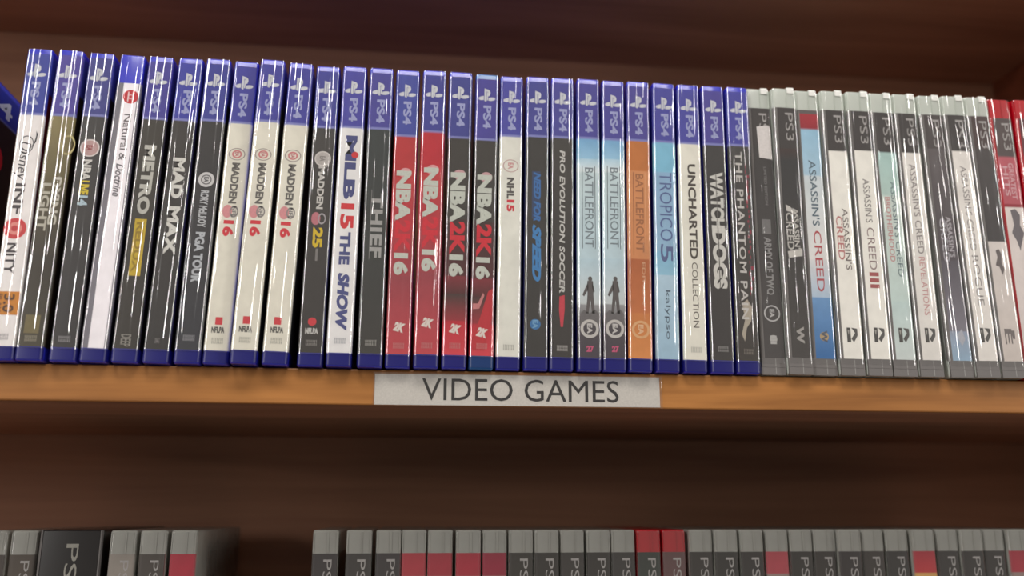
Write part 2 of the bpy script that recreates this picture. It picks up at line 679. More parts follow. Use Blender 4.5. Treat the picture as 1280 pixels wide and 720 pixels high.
# 1
s = Spine(1, 'white game case with red disc and orange sticker, leftmost full spine on upper shelf', hdr=(64, 74, 160), hy=148.5, cover=(112, 20, 26))
s.band(150, 440, (236, 231, 230))
s.text('Disney', 186, 236, -0.6, 5.2, (66, 62, 70), 0.0, 0.25)
s.shape([(3.6, 172), (4.6, 176), (4.2, 186), (1.6, 196), (3.4, 185), (3.9, 178)], (60, 60, 66))
s.ring(-0.4, 190, 3.2, 3.6, (80, 78, 84), sq=1.4)
s.text('INF', 240, 279, -0.8, 5.0, (78, 72, 76), 0.03)
s.disc(-0.6, 297, 5.6, (214, 66, 70), sq=1.0)
s.disc(-0.6, 297, 3.4, (236, 150, 140), lift=0.04)
s.disc(-0.8, 297, 1.6, (206, 60, 66), lift=0.07)
s.text('NITY', 315, 353, -0.8, 5.0, (66, 60, 66), 0.03)
s.rect(-6.0, 6.0, 374, 402, (214, 138, 40))
s.text('3.0', 377, 399, 1.2, 5.2, (96, 60, 34), 0.03)
s.text('PLAY', 377, 399, -3.4, 2.6, (120, 74, 40), 0.02)
tiny(s, (170, 165, 168), 428)
s.finish()
# 2
s = Spine(2, 'khaki-topped game case with pale two-line title and grey lower spine, second from the left', hdr=(84, 74, 158), hy=150, cover=(42, 34, 24))
s.band(152, 250, (140, 128, 88), (118, 108, 78)).band(250, 330, (110, 102, 80), (84, 77, 68)).band(330, 440, (80, 74, 67), (92, 86, 72))
s.ring(5.0, 190, 3.0, 3.8, (178, 166, 116), sq=1.5)
s.text('DYING', 232, 292, 2.4, 4.4, (205, 200, 186), 0.035)
s.text('LIGHT', 240, 300, -2.4, 4.4, (196, 191, 176), 0.035)
s.rect(-3.6, 3.6, 402, 424, (122, 110, 72), pub=True)
tiny(s, (158, 150, 130), 430)
s.finish()
# 3
s = Spine(3, 'dark grey game case with pale pink disc and short yellow mark, third from the left', hdr=(70, 72, 140), cover=(30, 24, 28))
s.band(156, 440, (84, 82, 82), (72, 70, 72))
s.disc(0.2, 194, 4.8, (196, 160, 158)).ring(0.2, 194, 4.3, 5.0, (226, 216, 214))
s.text('EA', 190.5, 197.5, 0, 3, (150, 60, 64), 0.04)
s.text('NBA', 209, 236, 0, 4.6, (222, 219, 214), 0.04)
s.text('LIVE', 236, 254, 0, 4.8, (226, 200, 40), 0.05)
s.text('14', 255, 268, 0, 5.0, (188, 210, 222), 0.05)
tiny(s, (150, 148, 150), 430)
s.finish()
# 4
s = Spine(4, 'game case with plain blue top, narrow white slip and red round emblem', cover=(26, 24, 40))
s.nologo = True
s.narrow = (-2.6, 5.7, 108)
s.band(108, 440, (246, 241, 246))
s.disc(3.0 - 1.2, 126, 4.0, (206, 40, 52)).ring(1.8, 126, 0.9, 1.4, (240, 200, 204))
s.rect(0.2, 0.9, 119.5, 132.5, (244, 214, 216), lift=0.05).rect(2.6, 3.3, 119.5, 132.5, (244, 214, 216), lift=0.05)
s.text('Natural', 149, 196, 1.7, 3.8, (120, 112, 116), 0.01)
s.text('&', 200, 210, 1.7, 3.8, (110, 104, 108), 0.01)
s.text('Doctrine', 214, 256, 1.2, 4.2, (108, 102, 110), 0.02, 0.3)
s.finish()
# 5
s = Spine(5, 'dark game case with blocky pale title above a yellow box', hdr=HP, cover=(24, 22, 24))
s.band(163, 441, (82, 78, 72), (70, 66, 62))
s.text('METRO', 190, 278, 0.3, 6.2, (196, 194, 186), 0.05)
s.rect(-2.9, 3.0, 284, 354, (206, 176, 44))
s.text('REDUX', 288, 350, 0, 3.8, (160, 132, 36), 0.03)
s.text('DEEP', 424, 438, 0, 5.0, (150, 146, 138), 0.02, pub=True)
s.finish()
# 6
s = Spine(6, 'black game case with bold white two-word title beside the yellow-boxed one', hdr=(62, 66, 162), cover=(20, 20, 22))
s.band(164, 441, (78, 74, 72), (66, 64, 64))
s.text('MAD', 206, 258, 0.6, 6.0, (222, 220, 214), 0.05)
s.text('MAX', 268, 328, 0.6, 6.0, (222, 220, 214), 0.05)
s.text('GAMES', 428, 434, 0, 2.4, (130, 126, 126), 0.02, pub=True)
s.finish()
# 7
s = Spine(7, 'black game case with white disc and long pale grey title, beside three cream spines', hdr=(62, 66, 150), cover=(24, 24, 26))
s.band(162, 442, (70, 68, 68), (66, 68, 76))
s.disc(0.4, 234, 4.2, (214, 212, 212)).ring(0.4, 234, 2.2, 2.8, (110, 108, 110))
s.text('EA', 230.5, 237.5, 0.4, 2.4, (90, 88, 92), 0.04)
s.text('RORY McILROY', 248, 294, 0.4, 4.2, (196, 198, 202), 0.04)
s.text('PGA TOUR', 300, 362, 0.4, 4.8, (190, 194, 200), 0.05)
tiny(s, (148, 148, 152), 428)
s.finish()
# 8 9 10
for i, lab in ((8, 'cream-spined game case with grey and red title, leftmost of the three matching cream ones'),
               (9, 'cream-spined game case with grey and red title, middle of the three matching cream ones'),
               (10, 'cream-spined game case with grey and red title, rightmost of the three matching cream ones')):
    s = Spine(i, lab, hdr=(66, 66, 156), group='cream game cases', cover=(60, 62, 60))
    d = (i - 8) * 1.0
    s.band(164 if i == 8 else 165, 443, CR)
    s.ring(0, 201 + d, 3.9, 4.4, (160, 150, 146), sq=0.8).ring(0, 201 + d, 1.8, 2.6, (216, 130, 134), sq=0.9)
    s.text('EA', 198 + d, 204 + d, 0, 2.2, (200, 120, 124), 0.03)
    s.text('MADDEN', 212 + d, 264 + d, 0.2, 4.2, (108, 104, 100), 0.045)
    s.disc(-1.8, 274 + d, 2.6, (222, 150, 154), sq=1.4).ring(1.6, 274 + d, 1.6, 2.3, (150, 144, 142), sq=1.4)
    s.text('NFL', 267 + d, 281 + d, 1.6, 2.2, (140, 134, 134), 0.03)
    s.text('16', 285 + d, 305 + d, -0.4, 5.4, (218, 52, 66), 0.05)
    s.rect(-1.8, 1.8, 403, 412, (214, 60, 70), pub=True)
    s.text('NFLPA', 403, 409, 0, 1.5, (240, 200, 200), 0.02, pub=True) if False else None
    z = s.z(418)
    # players' association wordmark set across the spine
    vs, fs = glyphs('NFLPA', 0.05, 0.0)
    s.p.add([(-3.3 + a * 6.6, YT, z - 1.6 + b * 3.2) for a, b in vs], fs, ink((84, 82, 80)))
    tiny(s, (182, 180, 170), 431)
    s.finish()
# 11
s = Spine(11, 'black game case with white disc and small yellow number, right of the cream spines', hdr=(64, 66, 150), cover=(24, 22, 22))
s.band(171, 444, (80, 77, 75), (68, 64, 62))
s.disc(0.1, 206, 4.3, (186, 180, 176)).ring(0.1, 206, 3.7, 4.4, (214, 208, 204))
s.text('EA', 202.5, 209.5, 0, 3, (140, 134, 132), 0.04)
s.text('MADDEN', 216, 270, 0, 3.6, (206, 202, 198), 0.045)
s.disc(-1.6, 282, 2.4, (196, 120, 130), sq=1.5).ring(1.6, 282, 1.5, 2.1, (170, 164, 168), sq=1.5)
s.text('25', 293, 318, 0, 5.2, (222, 190, 30), 0.05)
s.rect(-0.6, 0.6, 319, 334, (130, 126, 124))
s.disc(0, 407, 2.2, (214, 56, 66), pub=True)
z = s.z(418)
vs, fs = glyphs('NFLPA', 0.05, 0.0)
s.p.add([(-3.3 + a * 6.6, YT, z - 1.6 + b * 3.2) for a, b in vs], fs, ink((206, 204, 200)))
tiny(s, (140, 136, 132), 432)
s.finish()
# 12
s = Spine(12, 'white game case with large navy and red capitals running the whole spine', hdr=(72, 70, 160), cover=(40, 42, 70))
s.band(172, 444, (228, 226, 226))
s.text('MLB', 176, 258, 0.4, 6.2, (70, 76, 132), 0.05)
s.disc(2.6, 201, 1.9, (214, 46, 56), lift=0.05)
s.text('15', 263, 295, 0.3, 7.2, (216, 48, 58), 0.045)
s.text('THE', 299, 339, 0.0, 5.6, (76, 82, 136), 0.05)
s.text('SHOW', 349, 418, 0.3, 6.0, (76, 82, 140), 0.06, 0.15)
tiny(s, (176, 178, 184), 430)
s.finish()
# 13
s = Spine(13, 'dark grey game case with ladder-like pale barred title, right of the navy-lettered one', hdr=(72, 68, 150), cover=(24, 24, 22))
s.band(175, 445, (66, 74, 74), (70, 68, 65))
s.text('THIEF', 250, 330, 0.6, 6.4, (168, 166, 164), 0.04, space=1.1)
s.rect(-2.8, -2.4, 246, 332, (120, 118, 116))
tiny(s, (160, 158, 152), 432)
s.finish()
# 14-17
for i, lab in ((14, 'red-spined basketball game case, left of the two red ones'),
               (15, 'red-spined basketball game case standing slightly taller, right of the two red ones'),
               (16, 'black-topped basketball game case with red foot, left of the two black ones'),
               (17, 'black-topped basketball game case with light blue top rim, right of the two black ones')):
    red = i < 16
    s = Spine(i, lab, hdr=[(66, 76, 158), (62, 64, 146), (62, 66, 142), (72, 66, 150)][i - 14], hy={14: 174, 15: 168.5, 16: 176, 17: 179}[i],
              group='basketball game cases', cover=(70, 16, 20) if red else (26, 22, 22))
    d = {14: 0, 15: -4, 16: 2, 17: 5}[i]
    if red:
        s.band(176 + d, 230 + d, (180, 50, 54) if i == 14 else (184, 38, 52))
        s.band(230 + d, 280 + d, (186, 60, 64), (178, 50, 60))
        s.band(280 + d, 352 + d, (178, 50, 60), (158, 62, 72))
        s.band(352 + d, 445, (150, 62, 72), (190, 64, 74))
    else:
        s.band(177 + d, 280 + d, (72, 68, 64), (74, 70, 66))
        s.band(280 + d, 350 + d, (80, 52, 52), (100, 48, 52))
        s.band(350 + d, 372 + d, (128, 44, 54), (96, 46, 48))
        s.band(372 + d, 404 + d, (84, 62, 60), (150, 44, 54))
        s.band(404 + d, 445, (186, 36, 52), (206, 60, 74))
        if i == 17:
            s.shape([(-5.8, 440), (-5.8, 425), (-1.5, 405), (3, 370), (5.6, 366), (5.6, 400), (1.5, 440)], (196, 36, 50))
            s.shape([(-5.2, 385), (-2.4, 385), (0.2, 372), (1.0, 375), (-1.6, 391), (-5.2, 392)], (206, 130, 130), lift=0.03)
    gr = (202, 206, 196)
    s.text('NBA', 221 + d, 285 + d, -0.2, 8.2, gr, 0.06)
    s.disc(0.6, 224 + d, 3.4, (224, 160, 164) if red else (206, 160, 164), sq=0.9)
    s.text('2K', 283 + d, 324 + d, 0.1, 8.2, (216, 30, 52), 0.05)
    s.text('16', 324 + d, 351 + d, -0.2, 7.6, gr, 0.06)
    zz = s.z({14: 413, 15: 408, 16: 415, 17: 419}[i])
    vs, fs = glyphs('2K', 0.07, 0.25)
    a0 = math.radians(-22)
    s.p.add([((-3.0 + a * 6.4) * math.cos(a0) - (b * 5.0 - 2.5) * math.sin(a0) * 0.4, YT, zz + (b * 5.0 - 2.5) + (-3.0 + a * 6.4) * math.sin(a0) * 0.6) for a, b in vs], fs, ink((232, 222, 214)))
    tiny(s, (196, 120, 120), 435)
    if i == 17:
        s.shell = SH4C
    s.finish()
# 18
s = Spine(18, 'mostly blank cream game case with small grey and red title near the top', hdr=(72, 72, 160), cover=(40, 44, 40))
s.band(180, 446, (222, 221, 212))
s.ring(0, 214, 3.9, 4.5, (206, 176, 172), sq=0.85).text('EA', 210, 218, 0, 3, (214, 150, 152), 0.03)
s.text('NHL', 229, 256, 0.0, 4.0, (96, 92, 90), 0.05)
s.text('15', 257, 272, 0.2, 4.2, (216, 54, 70), 0.05)
tiny(s, (180, 178, 170), 436)
s.finish()
# 19
s = Spine(19, 'black game case with slanted bright blue lettering', hdr=(66, 68, 146), cover=(22, 22, 26))
s.band(184, 448, (70, 68, 66), (66, 64, 62))
s.rect(-2.9, 1.7, 221, 281, (44, 66, 104))
s.text('NEED FOR', 222, 284, 0.0, 4.0, (52, 112, 178), 0.05, 0.3)
s.text('SPEED', 288, 358, -0.1, 4.8, (60, 134, 196), 0.06, 0.3)
s.disc(-0.6, 409, 2.9, (52, 118, 176), pub=True).text('EA', 404, 414, -0.6, 3.0, (120, 170, 206), 0.03, pub=True)
s.finish()
# 20
s = Spine(20, 'dark game case with thin white lettering ending in a red streak', hdr=(72, 70, 150), cover=(22, 20, 20))
s.band(186, 448, (78, 75, 72), (68, 64, 62))
s.text('PRO EVOLUTION SOCCER', 194, 372, 0.0, 3.0, (206, 204, 200), 0.03, 0.15)
s.shape([(-1.4, 376), (1.4, 374), (1.5, 390), (0.6, 412), (-0.7, 412), (-1.6, 392)], (206, 60, 76))
tiny(s, (182, 178, 174), 437)
s.finish()


def battle(i, lab):
    s = Spine(i, lab, hdr=(74, 70, 152), group='matching pale blue game cases', cover=(30, 36, 40))
    s.band(189, 205, (120, 170, 208), (150, 192, 218)).band(205, 222, (176, 206, 222), (222, 230, 232)).band(222, 330, (196, 212, 216), (186, 206, 214))
    s.band(330, 385, (182, 204, 214), (198, 204, 206)).band(385, 410, (150, 150, 152), (92, 88, 92)).band(410, 447, (92, 86, 92), (84, 74, 86))
    s.text('BATTLEFRONT', 216, 316, 0.2, 4.8, (128, 142, 150), 0.01)
    s.rect(-3.9, -3.5, 214, 318, (96, 110, 118)).rect(3.3, 3.7, 214, 318, (96, 110, 118))
    # small plain figure standing on dark ground
    c = (92, 86, 86)
    s.disc(0.4, 354.5, 1.15, c, sq=1.2)
    s.shape([(-1.2, 357), (2.0, 357), (2.2, 374), (2.9, 396), (1.4, 396), (0.5, 380), (-0.6, 396), (-2.0, 396), (-1.1, 374)], c)
    s.shape([(-0.9, 359), (-3.9, 374), (-3.0, 376), (-0.6, 367)], c).shape([(1.8, 359), (2.9, 370), (2.3, 371), (1.4, 364)], c)
    s.shape([(-6.0, 410), (-6.0, 398), (-3, 392), (0, 396), (3, 391), (6.0, 398), (6.0, 410)], (108, 104, 106))
    s.ring(0, 414, 3.5, 5.1, (204, 200, 196), pub=True).text('EA', 408, 420, 0, 2.8, (206, 202, 200), 0.05, pub=True)
    zz = s.z(438)
    vs, fs = glyphs('27', 0.06, 0.0)
    s.p.add([(-1.8 + a * 4.0, YT, zz - 1.5 + b * 3.4) for a, b in vs], fs, ink((206, 84, 124)))
    s.finish()


battle(21, 'pale blue sky-patterned game case with round emblem near its foot, left of the two alike')
battle(22, 'pale blue sky-patterned game case with round emblem near its foot, beside the orange spine')
# 23
s = Spine(23, 'orange-brown game case with a ring emblem near its foot', hdr=(76, 70, 150), cover=(70, 36, 16))
s.band(189, 220, (190, 116, 58)).band(220, 330, (208, 142, 92), (204, 136, 88)).band(330, 395, (176, 98, 56), (190, 112, 64)).band(395, 449, (196, 122, 66), (214, 140, 76))
s.text('BATTLEFRONT', 224, 322, 0.2, 4.6, (170, 108, 66), 0.015)
s.rect(-3.6, -3.2, 222, 326, (166, 100, 58)).rect(3.2, 3.6, 222, 326, (230, 170, 120))
s.text('EDITION', 334, 385, 2.0, 1.8, (214, 160, 120), 0.02)
s.ring(0, 415, 3.6, 5.0, (226, 176, 124), pub=True).text('EA', 409, 421, 0, 3.0, (232, 190, 150), 0.05, pub=True)
s.finish()
# 24
s = Spine(24, 'light blue game case with large round grey-blue letters and a small black name below', hdr=(72, 72, 158), cover=(30, 50, 60))
s.band(185, 222, (128, 186, 212)).band(222, 320, (142, 176, 206), (146, 180, 206)).band(320, 350, (132, 182, 210), (146, 190, 212)).band(350, 449, (176, 200, 216), (158, 188, 208))
s.text('TROPICO', 222, 308, 0.2, 7.0, (92, 110, 160), 0.0)
s.text('5', 312, 334, 0.2, 7.0, (92, 104, 150), 0.01)
s.text('kalypso', 368, 426, 0.0, 3.4, (74, 92, 110), 0.0, pub=True)
s.finish()
# 25
s = Spine(25, 'cream game case with tall dark brown capitals, right of the light blue spine', hdr=(72, 72, 160), cover=(60, 58, 54))
s.band(188, 449, (226, 223, 212))
s.text('UNCHARTED', 211, 330, 0.6, 4.6, (78, 70, 64), 0.03)
s.text('COLLECTION', 334, 412, 0.8, 3.2, (92, 84, 76), -0.004)
tiny(s, (190, 188, 180), 438)
s.finish()
# 26
s = Spine(26, 'black game case with heavy white overlapping capitals, second last of the blue-topped ones', hdr=(78, 70, 152), cover=(22, 22, 22))
s.band(191, 450, (76, 74, 74), (70, 66, 66))
s.text('WATCH', 221, 292, 0.2, 7.6, (216, 214, 208), 0.05)
s.text('DOGS', 292, 366, 0.4, 7.8, (216, 214, 208), 0.06)
s.rect(-0.2, 0.2, 222, 365, (110, 106, 104), lift=0.03)
tiny(s, (150, 148, 146), 437)
s.finish()
# 27
s = Spine(27, 'dark game case with pale spaced letters edged in red, last of the blue-topped cases', hdr=(70, 70, 160), cover=(30, 22, 22))
s.band(192, 450, (84, 82, 82), (74, 68, 64))
s.text('THE PHANTOM PAIN', 195, 402, -0.9, 4.0, (206, 202, 198), 0.015, space=1.1)
rr = random.Random(4)
for k in range(26):
    y = 212 + k * 6.3
    u = 3.0 + rr.uniform(-0.7, 0.7)
    s.rect(u, u + rr.uniform(0.5, 1.6), y, y + rr.uniform(2.5, 5.5), (150 + rr.randint(-20, 20), 46, 66))
s.shape([(-2.5, 384), (0.5, 378), (3.2, 388), (2.2, 404), (-0.4, 412), (-1.8, 428), (-3.4, 420), (-1.2, 402)], (182, 172, 156))
tiny(s, (128, 120, 112), 440)
s.finish()
# 28 clear-topped cases
H3C = (78, 73, 73)
s = Spine(28, 'dark clear-topped game case with a white rectangular sticker on its spine', hdr=H3C, hy=186, cover=(24, 22, 22))
s.band(186, 452, (74, 71, 71), (88, 84, 84))
s.shape([(-2.6, 162), (4.9, 160), (5.8, 165), (5.8, 204), (-1.8, 202)], (228, 222, 220), lift=0.06)
s.text('LIMITED EDITION', 214, 262, 1.0, 1.6, (128, 126, 126), 0.01)
s.rect(-2.6, 2.6, 280, 298, (118, 116, 116))
s.text('ARMY OF TWO', 302, 372, 0.2, 4.2, (150, 148, 148), 0.03)
s.ring(0.2, 394, 3.9, 4.7, (190, 188, 188), pub=True).text('EA', 389, 399, 0.2, 2.8, (190, 188, 188), 0.05, pub=True)
s.disc(0.2, 424, 2.2, (176, 174, 172), pub=True).text('III', 420, 430, 0.2, 3.6, (190, 188, 186), 0.04, pub=True)
s.finish()
# 29
s = Spine(29, 'dark clear-topped game case with small ornate white title at mid-spine', hdr=H3C, hy=190, cover=(22, 20, 20))
s.band(190, 205, (84, 66, 64), (70, 68, 70)).band(205, 452, (66, 66, 68), (84, 80, 78))
s.text('ASSASSIN\'S', 266, 322, 1.8, 3.2, (206, 202, 196), 0.02)
s.text('CREED', 272, 318, -2.0, 4.0, (196, 192, 186), 0.02)
s.shape([(-4.2, 320), (4.6, 316), (4.4, 325), (-3.6, 328)], (206, 202, 196))
s.shape([(-3.8, 262), (-1.4, 264), (3.6, 276), (0.4, 272), (-3.4, 270)], (206, 202, 196))
s.text('W', 410, 430, 0.2, 4.4, (170, 166, 162), 0.05, pub=True)
s.finish()
# 30
s = Spine(30, 'clear-topped game case with red band, pale middle and deep blue foot', cover=(120, 24, 34))
s.nologo = True
s.band(140, 145, (120, 110, 110)).band(145, 165, (168, 46, 58), (150, 36, 50)).band(165, 225, (152, 192, 216), (172, 200, 218)).band(225, 330, (206, 214, 218), (222, 220, 218))
s.band(330, 375, (214, 214, 216), (176, 194, 212)).band(375, 452, (110, 152, 196), (52, 108, 166))
s.text('ASSASSIN\'S', 205, 288, 0.2, 4.2, (92, 112, 126), 0.01)
s.text('CREED', 294, 368, 0.4, 4.4, (190, 80, 88), 0.0)
s.disc(0.2, 421, 2.6, (186, 160, 120), pub=True).text('W', 414, 428, 0.2, 3.6, (90, 96, 110), 0.04, pub=True)
s.finish()


def ac(i, lab, base, items, hy=193, foot=None, cover=(70, 68, 66)):
    s = Spine(i, lab, hdr=H3C, hy=hy, cover=cover)
    if foot:
        for b in foot:
            s.band(*b)
    else:
        s.band(hy, 452, base)
    for it in items:
        s.text(*it)
    s.rect(-2.6, -0.4, 411, 428, (78, 76, 74), pub=True)
    s.shape([(0.2, 411), (3.6, 412), (3.6, 420), (1.2, 428), (-0.2, 424), (2.2, 417)], (90, 88, 86), pub=True)
    s.shape([(-2.2, 414), (-1.0, 414), (-1.6, 420)], (170, 166, 160), pub=True, lift=0.03)
    s.finish()


CREAM3 = (236, 233, 226)
ac(31, 'cream clear-topped game case with dark title over small red word, right of the blue-footed one', CREAM3,
   [('ASSASSIN\'S', 266, 342, 1.8, 3.4, (124, 114, 110), 0.005), ('CREED', 276, 330, -2.0, 3.8, (200, 130, 128), 0.01)])
ac(32, 'cream clear-topped game case with grey title ending in three red strokes', CREAM3,
   [('ASSASSIN\'S', 229, 284, 0.2, 4.0, (128, 122, 122), 0.0), ('CREED', 290, 342, 0.4, 4.4, (150, 128, 128), 0.0), ('III', 345, 364, 0.4, 5.6, (176, 92, 92), 0.03)])
ac(33, 'pale teal clear-topped game case with slate title and faded red words', (186, 206, 200),
   [('ASSASSIN\'S CREED', 232, 350, 2.2, 3.4, (112, 132, 138), 0.005), ('BROTHERHOOD', 252, 332, -2.0, 3.0, (206, 142, 142), 0.01)],
   hy=195, foot=[(195, 250, (172, 200, 196), (182, 204, 198)), (250, 380, (204, 214, 208), (196, 212, 208)), (380, 452, (192, 210, 208), (206, 214, 212))])
ac(34, 'cream clear-topped game case with slanting grey title and pink second word', (226, 222, 217),
   [('ASSASSIN\'S CREED', 210, 322, 0.2, 3.8, (140, 132, 132), 0.0, -0.1), ('REVELATIONS', 326, 396, 0.2, 3.4, (210, 150, 150), 0.0)], hy=195)
# 35
s = Spine(35, 'grey-purple clear-topped game case with faint white title and bluish foot', hdr=(92, 84, 84), hy=190, cover=(60, 54, 58))
s.band(190, 330, (116, 108, 110), (104, 96, 102)).band(330, 415, (112, 106, 116), (128, 124, 134)).band(415, 454, (150, 160, 178), (150, 176, 198))
s.text('ASSASSIN\'S', 276, 326, 2.2, 3.0, (196, 190, 196), 0.01)
s.text('CREED', 278, 332, -1.6, 3.6, (190, 186, 194), 0.01)
s.shape([(-1.4, 420), (2.0, 412), (3.6, 424), (1.2, 432)], (184, 186, 196), pub=True)
s.finish()
ac(36, 'white clear-topped game case with long thin grey title, right of the grey-purple one', (228, 223, 218),
   [('ASSASSIN\'S CREED', 212, 318, 0.2, 3.8, (142, 136, 136), 0.0), ('ROGUE', 324, 384, 0.4, 4.0, (140, 134, 134), -0.004)])
# 37
s = Spine(37, 'clear-topped game case with grey upper half and white lower half', hdr=(96, 78, 78), hy=190, cover=(90, 84, 82))
s.band(190, 307, (92, 86, 86), (82, 78, 80)).band(307, 455, (214, 206, 202), (206, 196, 190))
s.shape([(-1.5, 318), (0.6, 316), (1.8, 322), (1.2, 334), (2.6, 340), (0.8, 348), (-0.4, 338), (-2.6, 336), (-0.8, 326)], (110, 100, 100))
s.text('E', 412, 430, -0.8, 4.4, (120, 112, 110), 0.02, pub=True)
s.shape([(0.8, 414), (3.2, 414), (3.0, 424), (1.8, 424)], (120, 112, 110), pub=True)
s.finish()
# 38
s = Spine(38, 'red-topped game case with pink label band and dark jagged emblem, upper shelf right end', hdr=(104, 90, 90), hy=200, cover=(120, 20, 34))
s.capred = True
s.band(200, 260, (188, 92, 104), (182, 86, 98)).band(260, 264, (150, 40, 56)).band(264, 456, (222, 212, 208), (214, 204, 202))
s.text('GREATEST', 208, 254, 1.6, 3.2, (222, 176, 182), 0.02)
s.text('HITS', 212, 250, -2.2, 3.2, (222, 176, 182), 0.02)
s.shape([(-2.6, 268), (0.6, 266), (3.2, 274), (2.2, 286), (4.2, 296), (1.6, 310), (0.4, 318), (-1.0, 306), (-3.4, 296), (-1.4, 286), (-2.0, 276)], (112, 104, 110))
s.finish()
s = Spine(39, 'red-topped game case cut by the right edge, last on the upper shelf', hdr=(120, 66, 74), hy=200, cover=(120, 20, 34))
s.capred = True
s.band(200, 262, (176, 60, 78), (170, 52, 70)).band(262, 456, (208, 190, 190), (196, 150, 154))
s.text('GREATEST', 208, 254, 1.6, 3.2, (222, 176, 182), 0.02)
s.shape([(-4, 276), (-1, 282), (-2, 300), (-4.5, 316), (-5.6, 300)], (120, 100, 106))
s.finish()

# ------------------------------------------------------------------ case standing at the far left, its cover facing the gap
r0 = empty('game_case', (-37.5, -2, 0), 'game case at left edge, its blue-headed black cover with red lettering facing the gap', 'game case')
link('case_shell', SH4, r0)
m = bands_mat('printed_spine_sleeve', [(INS4_T, 133.6, HB), (133.6, INS4_B, (60, 50, 52))], H4)
ins = sheet('spine_sleeve', W4, INS4_B, INS4_T, m, r0)
link('platform_logo', _p4, ins)
X = W4 / 2 + 0.08
m = bands_mat('printed_cover', [(168.6, 166.6, (70, 76, 190)), (166.6, 149.5, (44, 56, 150), (36, 50, 150)), (149.5, 148.2, (96, 100, 150)), (148.2, 7.2, (40, 26, 30), (30, 26, 30))], H4)
cov = mesh_obj('front_cover', [(X, 2.2, 7.2), (X, DEP - 3, 7.2), (X, DEP - 3, 168.6), (X, 2.2, 168.6)], [(0, 1, 2, 3)], m, r0)
cov['label'] = 'dark printed cover with blue header'


def cover_text(s_, y0, y1, z0, z1, c, bold, name):
    vs, fs = glyphs(s_, bold, 0.0)
    return mesh_obj(name, [(X + 0.06, y0 + a * (y1 - y0), z0 + b * (z1 - z0)) for a, b in vs], fs, ink(c), cov)


cover_text('PS4', 8, 62, 152.0, 162.5, (206, 210, 224), 0.02, 'platform_logo')
cover_text('MD', 18, 58, 116, 134, (206, 24, 40), 0.05, 'title_lettering')
link('shrink_wrap', FILM4[2], r0)

# ------------------------------------------------------------------ lower row (only their tops show)
ZL = -253.7
YL = 60.0
_films_low = FILM3
LOWX = [(-17.6, 'c', None), (-1.8, 'c', (96, 84, 74)), (49.9, 'c', (150, 142, 134)), (65.9, 'c', (84, 76, 70)), (81.9, 'c', (176, 30, 56)), (158.6, 'c', (62, 56, 58)), (177.1, 'c', (66, 62, 60)), (193.4, 'c', (66, 60, 62)), (207.7, 'c', (176, 48, 62)), (222.5, 'c', (166, 36, 56)), (238.3, 'c', (170, 30, 54)), (253.3, 'c', (150, 20, 54)), (268.3, 'c', (58, 54, 48)), (283.0, 'c', (54, 50, 46)), (297.8, 'c', (66, 62, 58)), (313.2, 'c', (56, 52, 48)), (327.7, 'c', (64, 62, 60)), (342.7, 'r', (60, 68, 62)), (357.9, 'r', (120, 84, 84)), (374.1, 'c', (60, 55, 52)), (388.9, 'c', (52, 50, 46)), (404.4, 'c', (54, 50, 48)), (419.9, 'c', (176, 66, 78)), (434.9, 'c', (52, 48, 44)), (449.6, 'c', (58, 52, 48)), (464.2, 'c', (54, 48, 48)), (479.3, 'c', (66, 60, 56)), (494.8, 'c', (56, 54, 52)), (510.6, 'c', (170, 40, 56)), (526.5, 'c', (62, 58, 56)), (541.3, 'c', (60, 56, 54)), (556.4, 'c', (62, 58, 56)), (571.9, 'c', (170, 44, 62)), (587.2, 'c', (60, 56, 54))]
LOWLAB = ['clear-topped game case at the lower left corner, cut by the left edge',
          'grey clear-topped game case touching the left side of the wide black case below',
          'clear-topped case with pale worn wrap just right of the wide black case',
          'dark clear-topped case between the pale worn one and the red-banded one at lower left',
          'clear-topped game case with red band, right end of the lower left cluster',
          'lone dark clear-topped case, first after the wide empty gap on the lower shelf',
          'dark clear-topped case second after the gap on the lower shelf',
          'dark clear-topped case immediately left of the four red-banded ones below',
          'red-banded clear-topped case, leftmost of four side by side on the lower shelf',
          'red-banded clear-topped case, second of four side by side on the lower shelf',
          'red-banded clear-topped case, third of four side by side on the lower shelf',
          'deep red-banded clear-topped case, rightmost of four side by side on the lower shelf',
          'black clear-topped case immediately right of the four red-banded ones below',
          'black clear-topped case second right of the four red-banded ones below',
          'black clear-topped case third right of the four red-banded ones below',
          'black clear-topped case second left of the two solid red tops below',
          'black clear-topped case directly left of the two solid red tops below',
          'solid red-topped game case, left of the pair on the lower shelf',
          'solid red-topped game case, right of the pair on the lower shelf',
          'black clear-topped case directly right of the two solid red tops below',
          'black clear-topped case second right of the two solid red tops below',
          'black clear-topped case left of the single pinkish band right of the red tops',
          'pinkish-banded clear-topped case standing alone among black ones, lower shelf right of centre',
          'black clear-topped case first right of the pinkish-banded one below',
          'black clear-topped case second right of the pinkish-banded one below',
          'black clear-topped case third right of the pinkish-banded one below',
          'greyish clear-topped case fourth right of the pinkish-banded one below',
          'black clear-topped case left of the red and yellow banded one at lower right',
          'clear-topped case with red band fading to yellow at lower right',
          'black clear-topped case first right of the red and yellow banded one',
          'black clear-topped case second right of the red and yellow banded one',
          'black clear-topped case left of the last red-banded one at lower right',
          'red-banded clear-topped case near the lower right corner',
          'black clear-topped case cut by the right edge, last on the lower shelf']
CLEARLOW = plastic('shaded_clear_plastic', (200, 200, 192), 0.2, 0.5, alpha=0.85, transl=0.2, var=0.2)  # clear plastic toned darker for the shelf's shadow on the lower row
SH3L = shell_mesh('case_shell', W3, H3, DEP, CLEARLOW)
_bm = {}
rl = random.Random(11)
proto_low = None
